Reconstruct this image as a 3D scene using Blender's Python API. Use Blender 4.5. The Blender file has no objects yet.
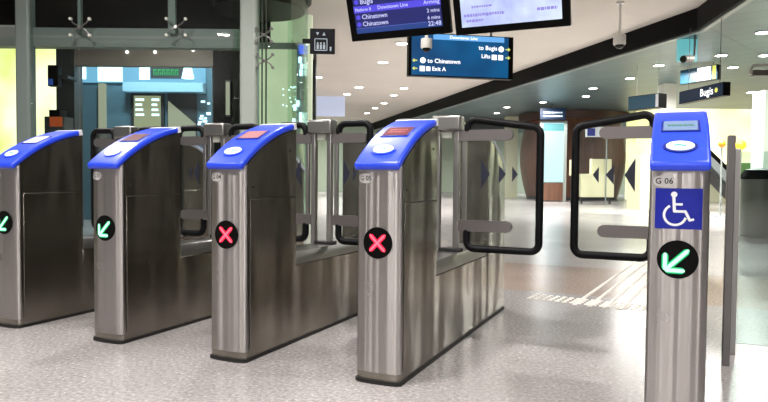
import bpy, bmesh, math, random
from mathutils import Vector, Matrix
random.seed(7)
SC = bpy.context.scene
COL = SC.collection
PI = math.pi

# ------------------------------------------------------------------ camera
CX, CY, CH, YAW, PITCH, ROLL, FPX = 1.154, -2.52, 0.9, 0.423, 0.036, 0.009, 643.262
fwd = Vector((-math.sin(YAW)*math.cos(PITCH), math.cos(YAW)*math.cos(PITCH), -math.sin(PITCH)))
rgt = Vector((math.cos(YAW), math.sin(YAW), 0))
up = rgt.cross(fwd)
R2 = math.cos(ROLL)*rgt + math.sin(ROLL)*up
U2 = -math.sin(ROLL)*rgt + math.cos(ROLL)*up
EYE = Vector((CX, CY, CH))
F0 = Vector((-math.sin(YAW), math.cos(YAW), 0))
cd = bpy.data.cameras.new('camera'); cam = bpy.data.objects.new('camera', cd); COL.objects.link(cam)
cd.sensor_fit = 'HORIZONTAL'; cd.sensor_width = 36; cd.lens = 36*FPX/768
cd.clip_start = .05; cd.clip_end = 300
m = Matrix((R2, U2, -fwd)).transposed().to_4x4(); m.translation = EYE
cam.matrix_world = m
SC.camera = cam

def ray(x, y): return fwd + R2*((x-384)/FPX) + U2*((201-y)/FPX)
def at(x, y, d):
    """point seen at a pixel, d metres in front of the camera"""
    r = ray(x, y); return EYE + r*(d/r.dot(F0))
def at_z(x, y, z):
    r = ray(x, y); return EYE + r*((z-CH)/r.z)
def uv(p):
    q = Vector(p)-Vector((CX, CY, 0)); return q.dot(rgt), q.dot(F0)
def L(u, d, z=0.): return Vector((CX, CY, z)) + rgt*u + F0*d

# ------------------------------------------------------------------ materials
def lin(c):
    return tuple((v/12.92 if v <= .04045 else ((v+.055)/1.055)**2.4) for v in c)
def rgb(r, g, b): return lin((r/255, g/255, b/255))
class NT:
    def __init__(s, name):
        s.m = bpy.data.materials.new(name); s.m.use_nodes = True
        s.n = s.m.node_tree.nodes; s.l = s.m.node_tree.links
        s.b = s.n['Principled BSDF']; s.out = s.n['Material Output']
    def node(s, t, **kw):
        n = s.n.new(t)
        for k, v in kw.items():
            if k.startswith('i_'):
                n.inputs[k[2:].replace('_', ' ')].default_value = v
            else: setattr(n, k, v)
        return n
    def link(s, a, b): s.l.new(a, b)
    def ramp(s, src, stops):
        r = s.n.new('ShaderNodeValToRGB'); s.l.new(src, r.inputs[0])
        e = r.color_ramp.elements
        while len(e) < len(stops): e.new(.5)
        for q, (p, c) in zip(e, stops):
            q.position = p; q.color = (*c, 1) if len(c) == 3 else c
        return r.outputs[0]
def mat(name, c, rough=.5, metal=0., emit=None, es=0., coat=0., noise=0., scale=20., spec=.5):
    t = NT(name); b = t.b
    b.inputs['Base Color'].default_value = (*c, 1); b.inputs['Roughness'].default_value = rough
    b.inputs['Metallic'].default_value = metal; b.inputs['Coat Weight'].default_value = coat
    b.inputs['Specular IOR Level'].default_value = spec
    if emit:
        b.inputs['Emission Color'].default_value = (*emit, 1); b.inputs['Emission Strength'].default_value = es
    if noise:
        tc = t.node('ShaderNodeTexCoord'); nz = t.node('ShaderNodeTexNoise'); nz.inputs['Scale'].default_value = scale
        nz.inputs['Detail'].default_value = 4
        t.link(tc.outputs['Object'], nz.inputs['Vector'])
        o = t.ramp(nz.outputs['Fac'], [(.3, tuple(v*(1-noise) for v in c)), (.7, tuple(min(1, v*(1+noise)) for v in c))])
        t.link(o, b.inputs['Base Color'])
    return t.m
def steel(name, c, rough, aniso=.75, smudge=.2, streak=.12, wavy=0., ripple=0.):
    t = NT(name); b = t.b
    b.inputs['Metallic'].default_value = 1
    b.inputs['Anisotropic'].default_value = aniso
    tg = t.node('ShaderNodeTangent', direction_type='RADIAL', axis='Z')
    b.inputs['Anisotropic Rotation'].default_value = .25
    t.link(tg.outputs[0], b.inputs['Tangent'])
    tc = t.node('ShaderNodeTexCoord')
    nz = t.node('ShaderNodeTexNoise'); nz.inputs['Scale'].default_value = 3.2; nz.inputs['Detail'].default_value = 1.5
    m0 = t.node('ShaderNodeMapping'); m0.inputs['Location'].default_value = (3.37, 7.71, 5.13); t.link(tc.outputs['Object'], m0.inputs['Vector'])
    t.link(m0.outputs[0], nz.inputs['Vector'])
    mp = t.node('ShaderNodeMapping'); mp.inputs['Scale'].default_value = (4, 4, 420)
    t.link(tc.outputs['Object'], mp.inputs['Vector'])
    n2 = t.node('ShaderNodeTexNoise'); n2.inputs['Scale'].default_value = 1.; n2.inputs['Detail'].default_value = 2
    t.link(mp.outputs[0], n2.inputs['Vector'])
    mx = t.node('ShaderNodeMath', operation='MULTIPLY_ADD'); mx.inputs[1].default_value = streak; 
    t.link(n2.outputs['Fac'], mx.inputs[0]); t.link(nz.outputs['Fac'], mx.inputs[2])
    o = t.ramp(mx.outputs[0], [(0., tuple(v*(1-smudge) for v in c)), (1., c)])
    t.link(o, b.inputs['Base Color'])
    rr = t.node('ShaderNodeMapRange'); rr.inputs['To Min'].default_value = rough*.8; rr.inputs['To Max'].default_value = rough*1.3
    t.link(nz.outputs['Fac'], rr.inputs['Value']); t.link(rr.outputs[0], b.inputs['Roughness'])
    if ripple:  # long vertical rolling ripples of the sheet
        m3 = t.node('ShaderNodeMapping'); m3.inputs['Scale'].default_value = (23, 5, .012); m3.inputs['Location'].default_value = (.7, 4.9, 8.1); t.link(tc.outputs['Object'], m3.inputs['Vector'])
        n3 = t.node('ShaderNodeTexNoise'); n3.inputs['Scale'].default_value = 1.; n3.inputs['Detail'].default_value = .4; t.link(m3.outputs[0], n3.inputs['Vector'])
        bp = t.node('ShaderNodeBump'); bp.inputs['Strength'].default_value = 1; bp.inputs['Distance'].default_value = ripple
        t.link(n3.outputs['Fac'], bp.inputs['Height']); t.link(bp.outputs[0], b.inputs['Normal'])
    if wavy:   # slightly dented sheet metal
        m3 = t.node('ShaderNodeMapping'); m3.inputs['Scale'].default_value = (1, 3.6, .9); m3.inputs['Location'].default_value = (2.3, 4.9, 8.1); t.link(tc.outputs['Object'], m3.inputs['Vector'])
        n3 = t.node('ShaderNodeTexNoise'); n3.inputs['Scale'].default_value = 1.3; n3.inputs['Detail'].default_value = 1; t.link(m3.outputs[0], n3.inputs['Vector'])
        bp = t.node('ShaderNodeBump'); bp.inputs['Strength'].default_value = 1; bp.inputs['Distance'].default_value = wavy
        t.link(n3.outputs['Fac'], bp.inputs['Height']); t.link(bp.outputs[0], b.inputs['Normal'])
    return t.m
def glass(name, tint, refl=.08, rough=.02, fm=.9):
    """thin clear glass: tinted see-through with a fresnel reflection"""
    t = NT(name); t.n.remove(t.b)
    tr = t.node('ShaderNodeBsdfTransparent'); tr.inputs[0].default_value = (*tint, 1)
    gl = t.node('ShaderNodeBsdfGlossy'); gl.inputs['Roughness'].default_value = rough
    gl.inputs[0].default_value = (1, 1, 1, 1)
    fr = t.node('ShaderNodeFresnel'); fr.inputs[0].default_value = 1.45
    mx = t.node('ShaderNodeMixShader')
    ad = t.node('ShaderNodeMath', operation='MULTIPLY_ADD'); ad.inputs[1].default_value = fm; ad.inputs[2].default_value = refl*.25
    t.link(fr.outputs[0], ad.inputs[0]); t.link(ad.outputs[0], mx.inputs[0])
    t.link(tr.outputs[0], mx.inputs[1]); t.link(gl.outputs[0], mx.inputs[2]); t.link(mx.outputs[0], t.out.inputs[0])
    return t.m
def glow(name, c, s, base=None):
    return mat(name, base or tuple(v*.08 for v in c), .5, emit=c, es=s)

M = {}
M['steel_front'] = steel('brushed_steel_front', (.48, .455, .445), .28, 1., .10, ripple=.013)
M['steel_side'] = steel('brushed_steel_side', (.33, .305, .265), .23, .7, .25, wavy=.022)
M['steel_bright'] = steel('brushed_steel_bright', (.40, .39, .38), .3, .4, .1)
M['steel_arm'] = mat('satin_steel', (.24, .22, .22), .42, .85)
M['blue'] = mat('blue_plastic', rgb(34, 70, 230), .34, coat=.15)
M['blue_dark'] = mat('dark_blue_plastic', rgb(20, 34, 130), .35)
M['white_plastic'] = mat('white_plastic', rgb(232, 232, 236), .35)
M['pale_plastic'] = mat('pale_grey_plastic', rgb(196, 200, 190), .4)
M['rubber'] = mat('black_rubber', (.002, .002, .003), .5, spec=.2)
M['black'] = mat('black_plastic', (.002, .002, .002), .4, spec=.12)
M['gap'] = mat('black_skirting', rgb(18, 17, 17), .6)
M['decal'] = mat('dark_arrow_film', rgb(30, 34, 52), .5)
M['flap_glass'] = glass('clear_flap_glass', (.93, .96, .95), .1)
M['red_led'] = glow('red_led', rgb(255, 20, 60), 2.2)
M['red_core'] = glow('red_led_core', rgb(255, 110, 130), 1.6)
M['green_led'] = glow('green_led', rgb(0, 205, 120), 1.0)
M['green_core'] = glow('green_led_core', rgb(190, 255, 225), 1.5)
M['sign_blue'] = mat('access_sign_blue', rgb(14, 30, 150), .35)
M['sign_white'] = mat('sign_white', rgb(238, 240, 245), .4)
M['sticker'] = mat('grey_sticker', rgb(196, 194, 192), .5)
M['ink'] = mat('black_ink', rgb(22, 22, 24), .6)
M['reader'] = mat('white_reader', rgb(228, 242, 246), .3, emit=rgb(215, 240, 250), es=.25)
M['teal_ink'] = mat('teal_print', rgb(60, 165, 160), .4)
M['lcd_red'] = mat('red_display', rgb(90, 24, 34), .6, emit=rgb(150, 40, 60), es=.3, spec=.15)
M['lcd_brown'] = mat('brown_display', rgb(120, 88, 92), .2)
M['lcd_pink'] = mat('pinkish_display', rgb(165, 112, 118), .4, spec=.3)
M['lcd_glare'] = mat('glare_display', rgb(225, 225, 240), .2, emit=rgb(220, 220, 245), es=.3)  # white glare on the display, painted as pale colour and glow
M['lcd_green'] = mat('grey_green_lcd', rgb(112, 134, 170), .25, emit=rgb(110, 150, 170), es=.12)
M['lcd_text_red'] = glow('red_display_text', rgb(225, 70, 85), .6)
M['lcd_text_green'] = glow('green_display_text', rgb(80, 180, 130), .5)
M['column_grey'] = mat('painted_grey_column', rgb(118, 130, 126), .5)
M['beam_grey'] = mat('painted_grey_beam', rgb(120, 126, 122), .5)
M['white_paint'] = mat('pale_paint', rgb(225, 225, 215), .6)

def floor_mat():
    t = NT('speckled_granite_floor'); b = t.b
    g = t.node('ShaderNodeNewGeometry')
    n1 = t.node('ShaderNodeTexNoise'); n1.inputs['Scale'].default_value = 55; n1.inputs['Detail'].default_value = 6; n1.inputs['Roughness'].default_value = .7
    t.link(g.outputs['Position'], n1.inputs['Vector'])
    n2 = t.node('ShaderNodeTexNoise'); n2.inputs['Scale'].default_value = 1.3; n2.inputs['Detail'].default_value = 3
    t.link(g.outputs['Position'], n2.inputs['Vector'])
    c1 = t.ramp(n1.outputs['Fac'], [(.32, rgb(134, 129, 129)), (.5, rgb(166, 161, 161)), (.68, rgb(192, 187, 186))])
    c2 = t.ramp(n2.outputs['Fac'], [(.3, (.84, .84, .84)), (.7, (1, 1, 1))])
    mx = t.node('ShaderNodeMix', data_type='RGBA', blend_type='MULTIPLY'); mx.inputs[0].default_value = 1
    t.link(c1, mx.inputs[6]); t.link(c2, mx.inputs[7])
    # warm tan paving band behind the gates
    sp = t.node('ShaderNodeSeparateXYZ'); t.link(g.outputs['Position'], sp.inputs[0])
    band = t.ramp(t.node('ShaderNodeMapRange').outputs[0], [(0, (0, 0, 0)), (1, (1, 1, 1))])
    mr = band.node.inputs[0].links[0].from_node
    mr.inputs['From Min'].default_value = 0; mr.inputs['From Max'].default_value = 10
    t.link(sp.outputs['Y'], mr.inputs['Value'])
    e = band.node.color_ramp.elements
    e[0].position = .262; e[1].position = .268
    q = e.new(.43); q.color = (1, 1, 1, 1); q = e.new(.436); q.color = (0, 0, 0, 1)
    m2 = t.node('ShaderNodeMix', data_type='RGBA', blend_type='MIX')
    t.link(band, m2.inputs[0]); t.link(mx.outputs[2], m2.inputs[6])
    tan = t.node('ShaderNodeMix', data_type='RGBA', blend_type='MULTIPLY'); tan.inputs[0].default_value = 1
    t.link(mx.outputs[2], tan.inputs[6]); tan.inputs[7].default_value = (*rgb(250, 226, 210), 1)
    t.link(tan.outputs[2], m2.inputs[7])
    t.link(m2.outputs[2], b.inputs['Base Color'])
    # joints between large tiles: fine grooves change the gloss
    rr = t.node('ShaderNodeMapRange'); rr.inputs['To Min'].default_value = .16; rr.inputs['To Max'].default_value = .34
    t.link(n1.outputs['Fac'], rr.inputs['Value']); t.link(rr.outputs[0], b.inputs['Roughness'])
    b.inputs['Specular IOR Level'].default_value = .55
    return t.m
M['floor'] = floor_mat()
M['ceil_pale'] = mat('pale_ceiling_panels', rgb(214, 208, 198), .75, noise=.04, scale=.5)
def panel_ceiling():
    t = NT('grey_green_metal_ceiling'); b = t.b
    g = t.node('ShaderNodeNewGeometry'); mp = t.node('ShaderNodeMapping'); mp.inputs['Rotation'].default_value = (0, 0, .35)
    t.link(g.outputs['Position'], mp.inputs[0])
    br = t.node('ShaderNodeTexBrick'); br.offset = 0
    br.inputs['Scale'].default_value = 1; br.inputs['Brick Width'].default_value = 2.4; br.inputs['Row Height'].default_value = .6
    br.inputs['Mortar Size'].default_value = .012
    br.inputs['Color1'].default_value = (*rgb(92, 112, 114), 1); br.inputs['Color2'].default_value = (*rgb(80, 102, 105), 1)
    br.inputs['Mortar'].default_value = (*rgb(50, 62, 64), 1)
    t.link(mp.outputs[0], br.inputs[0]); t.link(br.outputs['Color'], b.inputs['Base Color'])
    b.inputs['Metallic'].default_value = .1; b.inputs['Roughness'].default_value = .38
    return t.m
M['ceil_green'] = panel_ceiling()
M['fascia'] = mat('black_bulkhead', (.002, .002, .002), .6, spec=.1)
M['trim_grey'] = mat('grey_metal_trim', rgb(150, 158, 156), .4, .3)
M['lamp'] = glow('lamp_diffuser', (1, .98, .95), 22)
M['lamp_ring'] = mat('lamp_ring', rgb(205, 205, 200), .4)
def wood():
    t = NT('brown_wood_veneer'); b = t.b
    tc = t.node('ShaderNodeTexCoord'); mp = t.node('ShaderNodeMapping'); mp.inputs['Scale'].default_value = (3, 3, .25)
    t.link(tc.outputs['Object'], mp.inputs[0])
    nz = t.node('ShaderNodeTexNoise'); nz.inputs['Scale'].default_value = 2; nz.inputs['Detail'].default_value = 4
    t.link(mp.outputs[0], nz.inputs[0])
    t.link(t.ramp(nz.outputs['Fac'], [(.3, rgb(92, 62, 48)), (.7, rgb(124, 86, 68))]), b.inputs['Base Color'])
    b.inputs['Roughness'].default_value = .4
    return t.m
M['wood'] = wood()
M['wood_dark'] = mat('dark_brown_panel', rgb(62, 36, 28), .5)
M['cream'] = mat('cream_laminate', rgb(226, 222, 184), .5)
M['cream_wall'] = mat('cream_wall', rgb(220, 220, 190), .7)
M['far_wall'] = mat('pale_green_wall', rgb(190, 204, 186), .6)
M['dark_wall'] = mat('near_black_wall', (.002, .002, .002), .5, spec=.2)
M['dark_grey'] = mat('dark_grey_panel', rgb(48, 52, 54), .45)
M['mid_grey'] = mat('mid_grey_panel', rgb(118, 112, 104), .5)
M['shop_wall'] = mat('blue_grey_shopfront', rgb(86, 116, 130), .4)
M['shop_trim'] = mat('pale_blue_shop_trim', rgb(140, 178, 196), .4, emit=rgb(110, 165, 195), es=.25)
M['cyan_light'] = glow('cyan_white_light', rgb(205, 240, 255), 3.0)
M['cyan_soft'] = glow('cyan_backlight', rgb(125, 190, 225), 1.0)
M['white_light'] = glow('white_light', rgb(255, 252, 240), 2.5)
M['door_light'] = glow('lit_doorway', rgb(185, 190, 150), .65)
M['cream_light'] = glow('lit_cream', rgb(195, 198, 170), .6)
M['green_text'] = glow('green_sign_text', rgb(0, 190, 90), 1.0)
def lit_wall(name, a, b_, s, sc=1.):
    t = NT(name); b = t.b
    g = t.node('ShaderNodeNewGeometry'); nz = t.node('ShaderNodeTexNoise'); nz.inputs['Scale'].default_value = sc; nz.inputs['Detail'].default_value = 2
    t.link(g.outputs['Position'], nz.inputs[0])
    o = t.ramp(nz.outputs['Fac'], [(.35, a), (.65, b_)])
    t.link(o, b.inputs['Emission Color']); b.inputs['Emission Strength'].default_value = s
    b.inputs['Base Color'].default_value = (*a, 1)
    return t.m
M['yellow_lit'] = lit_wall('glowing_yellow_wall', rgb(205, 215, 105), rgb(255, 250, 215), 1.5, .9)  # lamp-lit yellow wall, its lighting put into the emission
M['green_lit'] = lit_wall('glowing_green_wall', rgb(156, 166, 142), rgb(188, 194, 166), 1.2, .7)  # pale green walls, their lighting put into the emission
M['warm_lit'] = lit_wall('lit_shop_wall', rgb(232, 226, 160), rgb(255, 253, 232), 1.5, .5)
M['lobby_glass'] = glass('lobby_glass', (.90, .94, .93), .0, fm=.3)
M['lift_glass'] = glass('lift_glass', (.86, .94, .88), .0, fm=.35)
M['fence_glass'] = glass('fence_glass', (.80, .88, .86), .1)
M['screen_navy'] = glow('navy_screen', rgb(32, 38, 108), 1.0)
M['screen_navy2'] = glow('navy_screen_low', rgb(36, 66, 136), 1.0)
M['screen_violet'] = glow('violet_row', rgb(86, 76, 228), 1.0)
M['screen_text'] = glow('screen_text', rgb(205, 208, 250), 1.1)
M['screen_line'] = glow('screen_line', rgb(90, 110, 200), 1.0)
def pale_screen():
    t = NT('pale_blue_screen'); b = t.b
    tc = t.node('ShaderNodeTexCoord'); nz = t.node('ShaderNodeTexNoise'); nz.inputs['Scale'].default_value = 3; nz.inputs['Detail'].default_value = 3
    t.link(tc.outputs['Object'], nz.inputs[0])
    o = t.ramp(nz.outputs['Fac'], [(.35, rgb(178, 188, 246)), (.6, rgb(222, 236, 252))])
    t.link(o, b.inputs['Emission Color']); b.inputs['Emission Strength'].default_value = 1.05
    b.inputs['Base Color'].default_value = (.02, .02, .03, 1)
    return t.m
M['screen_pale'] = pale_screen()
M['screen_smear'] = glow('pale_screen_text', rgb(150, 140, 225), 1.0)
def sign_face():
    t = NT('blue_sign_face'); b = t.b
    tc = t.node('ShaderNodeTexCoord'); nz = t.node('ShaderNodeTexNoise'); nz.inputs['Scale'].default_value = 1.6; nz.inputs['Detail'].default_value = 1
    t.link(tc.outputs['Object'], nz.inputs[0])
    o = t.ramp(nz.outputs['Fac'], [(.35, rgb(4, 62, 108)), (.65, rgb(0, 98, 152))])
    t.link(o, b.inputs['Emission Color']); b.inputs['Emission Strength'].default_value = .85
    b.inputs['Base Color'].default_value = (*rgb(0, 50, 90), 1)
    return t.m
M['sign_face'] = sign_face()
M['sign_bar'] = glow('sign_bar', rgb(110, 180, 245), 1.0)
M['sign_text'] = glow('sign_lettering', (1, 1, 1), 1.6)
M['sign_yellow'] = glow('sign_yellow', rgb(232, 235, 110), 1.0)
M['sign_dark'] = mat('navy_sign', rgb(6, 16, 30), .5, emit=rgb(16, 50, 84), es=.4, spec=.2)
M['sign_teal'] = mat('teal_sign', rgb(20, 66, 86), .35, emit=rgb(16, 62, 84), es=.4)
M['lift_sign'] = mat('dark_lift_sign', (.002, .002, .005), .5, spec=.15)
M['lift_print'] = mat('grey_print', rgb(150, 160, 170), .5, emit=rgb(120, 130, 140), es=.3)
M['camera_white'] = mat('camera_housing', rgb(248, 246, 240), .4)
M['lens'] = mat('dark_lens', rgb(14, 12, 12), .15)
M['tactile'] = mat('pale_tactile_paving', rgb(236, 230, 222), .5)
M['post_dark'] = mat('dark_steel_post', (.20, .19, .19), .35, .8)
M['post_grey'] = mat('grey_steel_post', (.38, .37, .37), .4, .8)
M['bin'] = mat('grey_bin', rgb(140, 138, 130), .35, .4)
M['panel_lit'] = glow('lit_poster', rgb(205, 245, 250), .95)
M['panel_cyan'] = glow('lit_poster_cyan', rgb(120, 210, 215), .7)
M['orange'] = mat('orange_globe', rgb(250, 120, 20), .4, emit=rgb(255, 110, 10), es=.9)
M['yellow'] = mat('yellow_globe', rgb(250, 225, 40), .4, emit=rgb(255, 225, 40), es=.9)
M['lcd_frame'] = M['blue_dark']
M['red_glow'] = mat('orange_brown_panel', rgb(150, 70, 30), .5, emit=rgb(150, 60, 20), es=.5)
M['leaf'] = mat('green_panel', rgb(120, 160, 90), .6)

# ------------------------------------------------------------------ mesh helpers
class MB:
    def __init__(s): s.v = []; s.f = []; s.s = []
    def add(s, vs, fs, smooth=False):
        o = len(s.v); s.v += [tuple(v) for v in vs]
        s.f += [tuple(i+o for i in f) for f in fs]; s.s += [smooth]*len(fs); return s
    def box(s, a, b):
        (x0, y0, z0), (x1, y1, z1) = a, b
        x0, x1 = min(x0, x1), max(x0, x1); y0, y1 = min(y0, y1), max(y0, y1); z0, z1 = min(z0, z1), max(z0, z1)
        return s.add([(x0, y0, z0), (x1, y0, z0), (x1, y1, z0), (x0, y1, z0), (x0, y0, z1), (x1, y0, z1), (x1, y1, z1), (x0, y1, z1)],
              [(3, 2, 1, 0), (4, 5, 6, 7), (0, 1, 5, 4), (1, 2, 6, 5), (2, 3, 7, 6), (3, 0, 4, 7)])
    def hexa(s, lo, hi):
        """solid between two quads (lists of four points)"""
        return s.add(list(lo)+list(hi), [(3, 2, 1, 0), (4, 5, 6, 7), (0, 1, 5, 4), (1, 2, 6, 5), (2, 3, 7, 6), (3, 0, 4, 7)])
    def prism(s, pts, axis, a, b, smooth=False):
        """polygon pts (2-D) extruded along axis from a to b"""
        n = len(pts)
        def P(p, h): return {0: (h, p[0], p[1]), 1: (p[0], h, p[1]), 2: (p[0], p[1], h)}[axis]
        vs = [P(p, a) for p in pts]+[P(p, b) for p in pts]
        fs = [tuple(range(n)), tuple(range(2*n-1, n-1, -1))]
        o = len(s.f); s.add(vs, fs)
        base = len(s.v)-2*n
        s.f += [(base+i, base+n+i, base+n+(i+1) % n, base+(i+1) % n) for i in range(n)]; s.s += [smooth]*n
        return s
    def tube(s, path, r, n=10, cap=True):
        path = [Vector(p) for p in path]; rings = []; prev = None
        for i, p in enumerate(path):
            t = (path[min(i+1, len(path)-1)]-path[max(i-1, 0)]).normalized()
            if prev is None:
                a = Vector((0, 0, 1)) if abs(t.z) < .9 else Vector((1, 0, 0)); x = t.cross(a).normalized()
            else: x = (prev-t*prev.dot(t)).normalized()
            prev = x; y = t.cross(x)
            rr = r[i] if isinstance(r, (list, tuple)) else r
            rings.append([p+rr*(math.cos(2*PI*k/n)*x+math.sin(2*PI*k/n)*y) for k in range(n)])
        vs = [v for q in rings for v in q]; fs = []
        for i in range(len(rings)-1):
            for k in range(n):
                fs.append((i*n+k, i*n+(k+1) % n, (i+1)*n+(k+1) % n, (i+1)*n+k))
        s.add(vs, fs, True)
        if cap:
            o = len(s.v)-len(vs)
            s.f += [tuple(o+k for k in reversed(range(n))), tuple(o+len(vs)-n+k for k in range(n))]; s.s += [False, False]
        return s
    def lathe(s, prof, n=24, c=(0, 0, 0)):
        rings = len(prof); vs = []
        for r, z in prof:
            vs += [(c[0]+r*math.cos(2*PI*k/n), c[1]+r*math.sin(2*PI*k/n), c[2]+z) for k in range(n)]
        fs = []
        for i in range(rings-1):
            for k in range(n): fs.append((i*n+k, i*n+(k+1) % n, (i+1)*n+(k+1) % n, (i+1)*n+k))
        s.add(vs, fs, True); o = len(s.v)-len(vs)
        s.f += [tuple(o+k for k in reversed(range(n))), tuple(o+(rings-1)*n+k for k in range(n))]; s.s += [False, False]
        return s
    def xf(s, fn): s.v = [tuple(fn(Vector(v))) for v in s.v]; return s
    def build(s, name, material, parent=None, bevel=0., seg=2, sharp=40):
        me = bpy.data.meshes.new(name)
        me.from_pydata(s.v, [], s.f); me.update()
        for p, q in zip(me.polygons, s.s): p.use_smooth = q
        bm = bmesh.new(); bm.from_mesh(me); bmesh.ops.recalc_face_normals(bm, faces=bm.faces[:]); bm.to_mesh(me); bm.free()
        if any(s.s): me.set_sharp_from_angle(angle=math.radians(sharp))
        me.materials.append(material)
        o = bpy.data.objects.new(name, me); COL.objects.link(o)
        if parent is not None: o.parent = parent
        if bevel:
            b = o.modifiers.new('bevel', 'BEVEL'); b.width = bevel; b.segments = seg; b.limit_method = 'ANGLE'; b.angle_limit = math.radians(35)
            for p in me.polygons: p.use_smooth = True
            b.harden_normals = False
            me.set_sharp_from_angle(angle=math.radians(35))
        return o
def empty(name, loc=(0, 0, 0), rz=0.):
    o = bpy.data.objects.new(name, None); COL.objects.link(o); o.location = loc; o.rotation_euler = (0, 0, rz); o.empty_display_size = .1
    return o
def tag(o, label, cat, group=None):
    o['label'] = label; o['category'] = cat
    if group: o['group'] = group
    return o
def struct(o): o['kind'] = 'structure'; return o

_txt = {}
def text_polys(body, size, align='CENTER', space=1., bold=.012):
    """vertices and faces of lettering laid out in a plane, centred on its height"""
    k = (body, size, align, space, bold)
    if k not in _txt:
        cu = bpy.data.curves.new('lettering', 'FONT'); cu.body = body; cu.size = size; cu.align_x = align; cu.align_y = 'CENTER'
        cu.resolution_u = 2; cu.offset = size*bold; cu.space_character = space
        ob = bpy.data.objects.new('lettering', cu); COL.objects.link(ob)
        bpy.context.view_layer.update()
        me = ob.evaluated_get(bpy.context.evaluated_depsgraph_get()).to_mesh()
        _txt[k] = ([tuple(v.co) for v in me.vertices], [tuple(p.vertices) for p in me.polygons])
        bpy.data.objects.remove(ob); bpy.data.curves.remove(cu)
    return _txt[k]
def lettering(body, size, fn, material, parent, align='CENTER', name='lettering', space=1.):
    vs, fs = text_polys(body, size, align, space)
    mb = MB(); mb.add([fn(x, y) for x, y, z in vs], fs)
    return mb.build(name, material, parent)
def circle(cx, cy, rx, ry=None, n=32): 
    ry = ry or rx
    return [(cx+rx*math.cos(2*PI*k/n), cy+ry*math.sin(2*PI*k/n)) for k in range(n)]
def bar(x0, y0, x1, y1, w):
    d = Vector((x1-x0, y1-y0)).normalized()*w/2; nx, ny = -d.y, d.x
    return [(x0+nx, y0+ny), (x0-nx, y0-ny), (x1-nx, y1-ny), (x1+nx, y1+ny)]

# ================================================================== FARE GATES
W2 = .1065; NEXP, BULGE = 2.5, .028
def front_y(x):
    a = min(1., abs(x)/W2); return BULGE*(1-(1-a**NEXP)**(1/NEXP))
P0, P1, P2 = Vector((-.012, .930)), Vector((.1935, 1.1045)), Vector((.465, 1.157))
def arc(t): return (1-t)**2*P0+2*t*(1-t)*P1+t*t*P2
def arcn(t):
    d = 2*(1-t)*(P1-P0)+2*t*(P2-P1); return Vector((-d.y, d.x)).normalized()
def arc_z(y):
    lo, hi = 0., 1.
    for _ in range(40):
        m_ = (lo+hi)/2
        if arc(m_).x < y: lo = m_
        else: hi = m_
    return arc(lo).y
LT = .033
def cabinet_mesh():
    mb = MB(); pts = []
    n = 14
    for k in range(n+1):
        a = PI/2*k/n; x = W2*math.sin(a)**(2/NEXP) if k else 0.
        pts.append((x, front_y(x)))
    for k in range(1, 13): pts.append((W2, BULGE+(.46-BULGE)*k/12))
    vs = []
    for x, y in pts:
        z = arc_z(y)-.001
        vs += [(x, y, .05), (x, y, z), (-x, y, .05), (-x, y, z)]
    fs = []
    N = len(pts)
    for i in range(N-1):
        a, b = 4*i, 4*i+4
        fs += [(a, b, b+1, a+1), (b+2, a+2, a+3, b+3)]
        fs += [(a+1, b+1, b+3, a+3), (b, a, a+2, b+2)]
    e = 4*(N-1); fs.append((e, e+2, e+3, e+1))
    mb.add(vs, fs, True)
    return mb
def weld(o):
    bm = bmesh.new(); bm.from_mesh(o.data); bmesh.ops.remove_doubles(bm, verts=bm.verts[:], dist=1e-5)
    bmesh.ops.dissolve_degenerate(bm, dist=1e-5, edges=bm.edges[:]); bmesh.ops.recalc_face_normals(bm, faces=bm.faces[:])
    bm.to_mesh(o.data); bm.free(); o.data.set_sharp_from_angle(angle=math.radians(40))
def lid_mesh(t0=0., t1=1., grow=0.):
    n = 14; ts = [t0+(t1-t0)*k/n for k in range(n+1)]
    low = [arc(t) for t in ts]; top = [arc(t)+arcn(t)*(LT+grow) for t in ts]
    if t0 == 0.: top[0] = arc(0)+Vector((-.012, .018)); top.insert(1, arc(.02)+arcn(.02)*LT)
    poly = [tuple(p) for p in low]+[tuple(p) for p in reversed(top)]
    return MB().prism(poly, 0, -W2-.0005-grow, W2+.0005+grow)
def on_lid(t, off):
    """frame of the lid's top face: x across, s up the slope"""
    p = arc(t)+arcn(t)*(LT+off); n = arcn(t); d = Vector((n.y, -n.x))
    return lambda x, s, h=0.: (x, p.x+d.x*s+n.x*h, p.y+d.y*s+n.y*h)
def conform(x, z, off): return (x, front_y(x)-off, z)
def plate(poly_rows, off0, off1):
    """curved plate on the bulged front: rows of (x, z0, z1)"""
    mb = MB(); vs = []; fs = []
    for x, z0, z1 in poly_rows:
        for o in (off0, off1): vs += [conform(x, z0, o), conform(x, z1, o)]
    for i in range(len(poly_rows)-1):
        a, b = 4*i, 4*i+4
        fs += [(a, b, b+1, a+1), (a+2, a+3, b+3, b+2), (a+1, b+1, b+3, a+3), (a, a+2, b+2, b)]
    e = 4*(len(poly_rows)-1); fs += [(0, 1, 3, 2), (e, e+2, e+3, e+1)]
    return mb.add(vs, fs)
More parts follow.
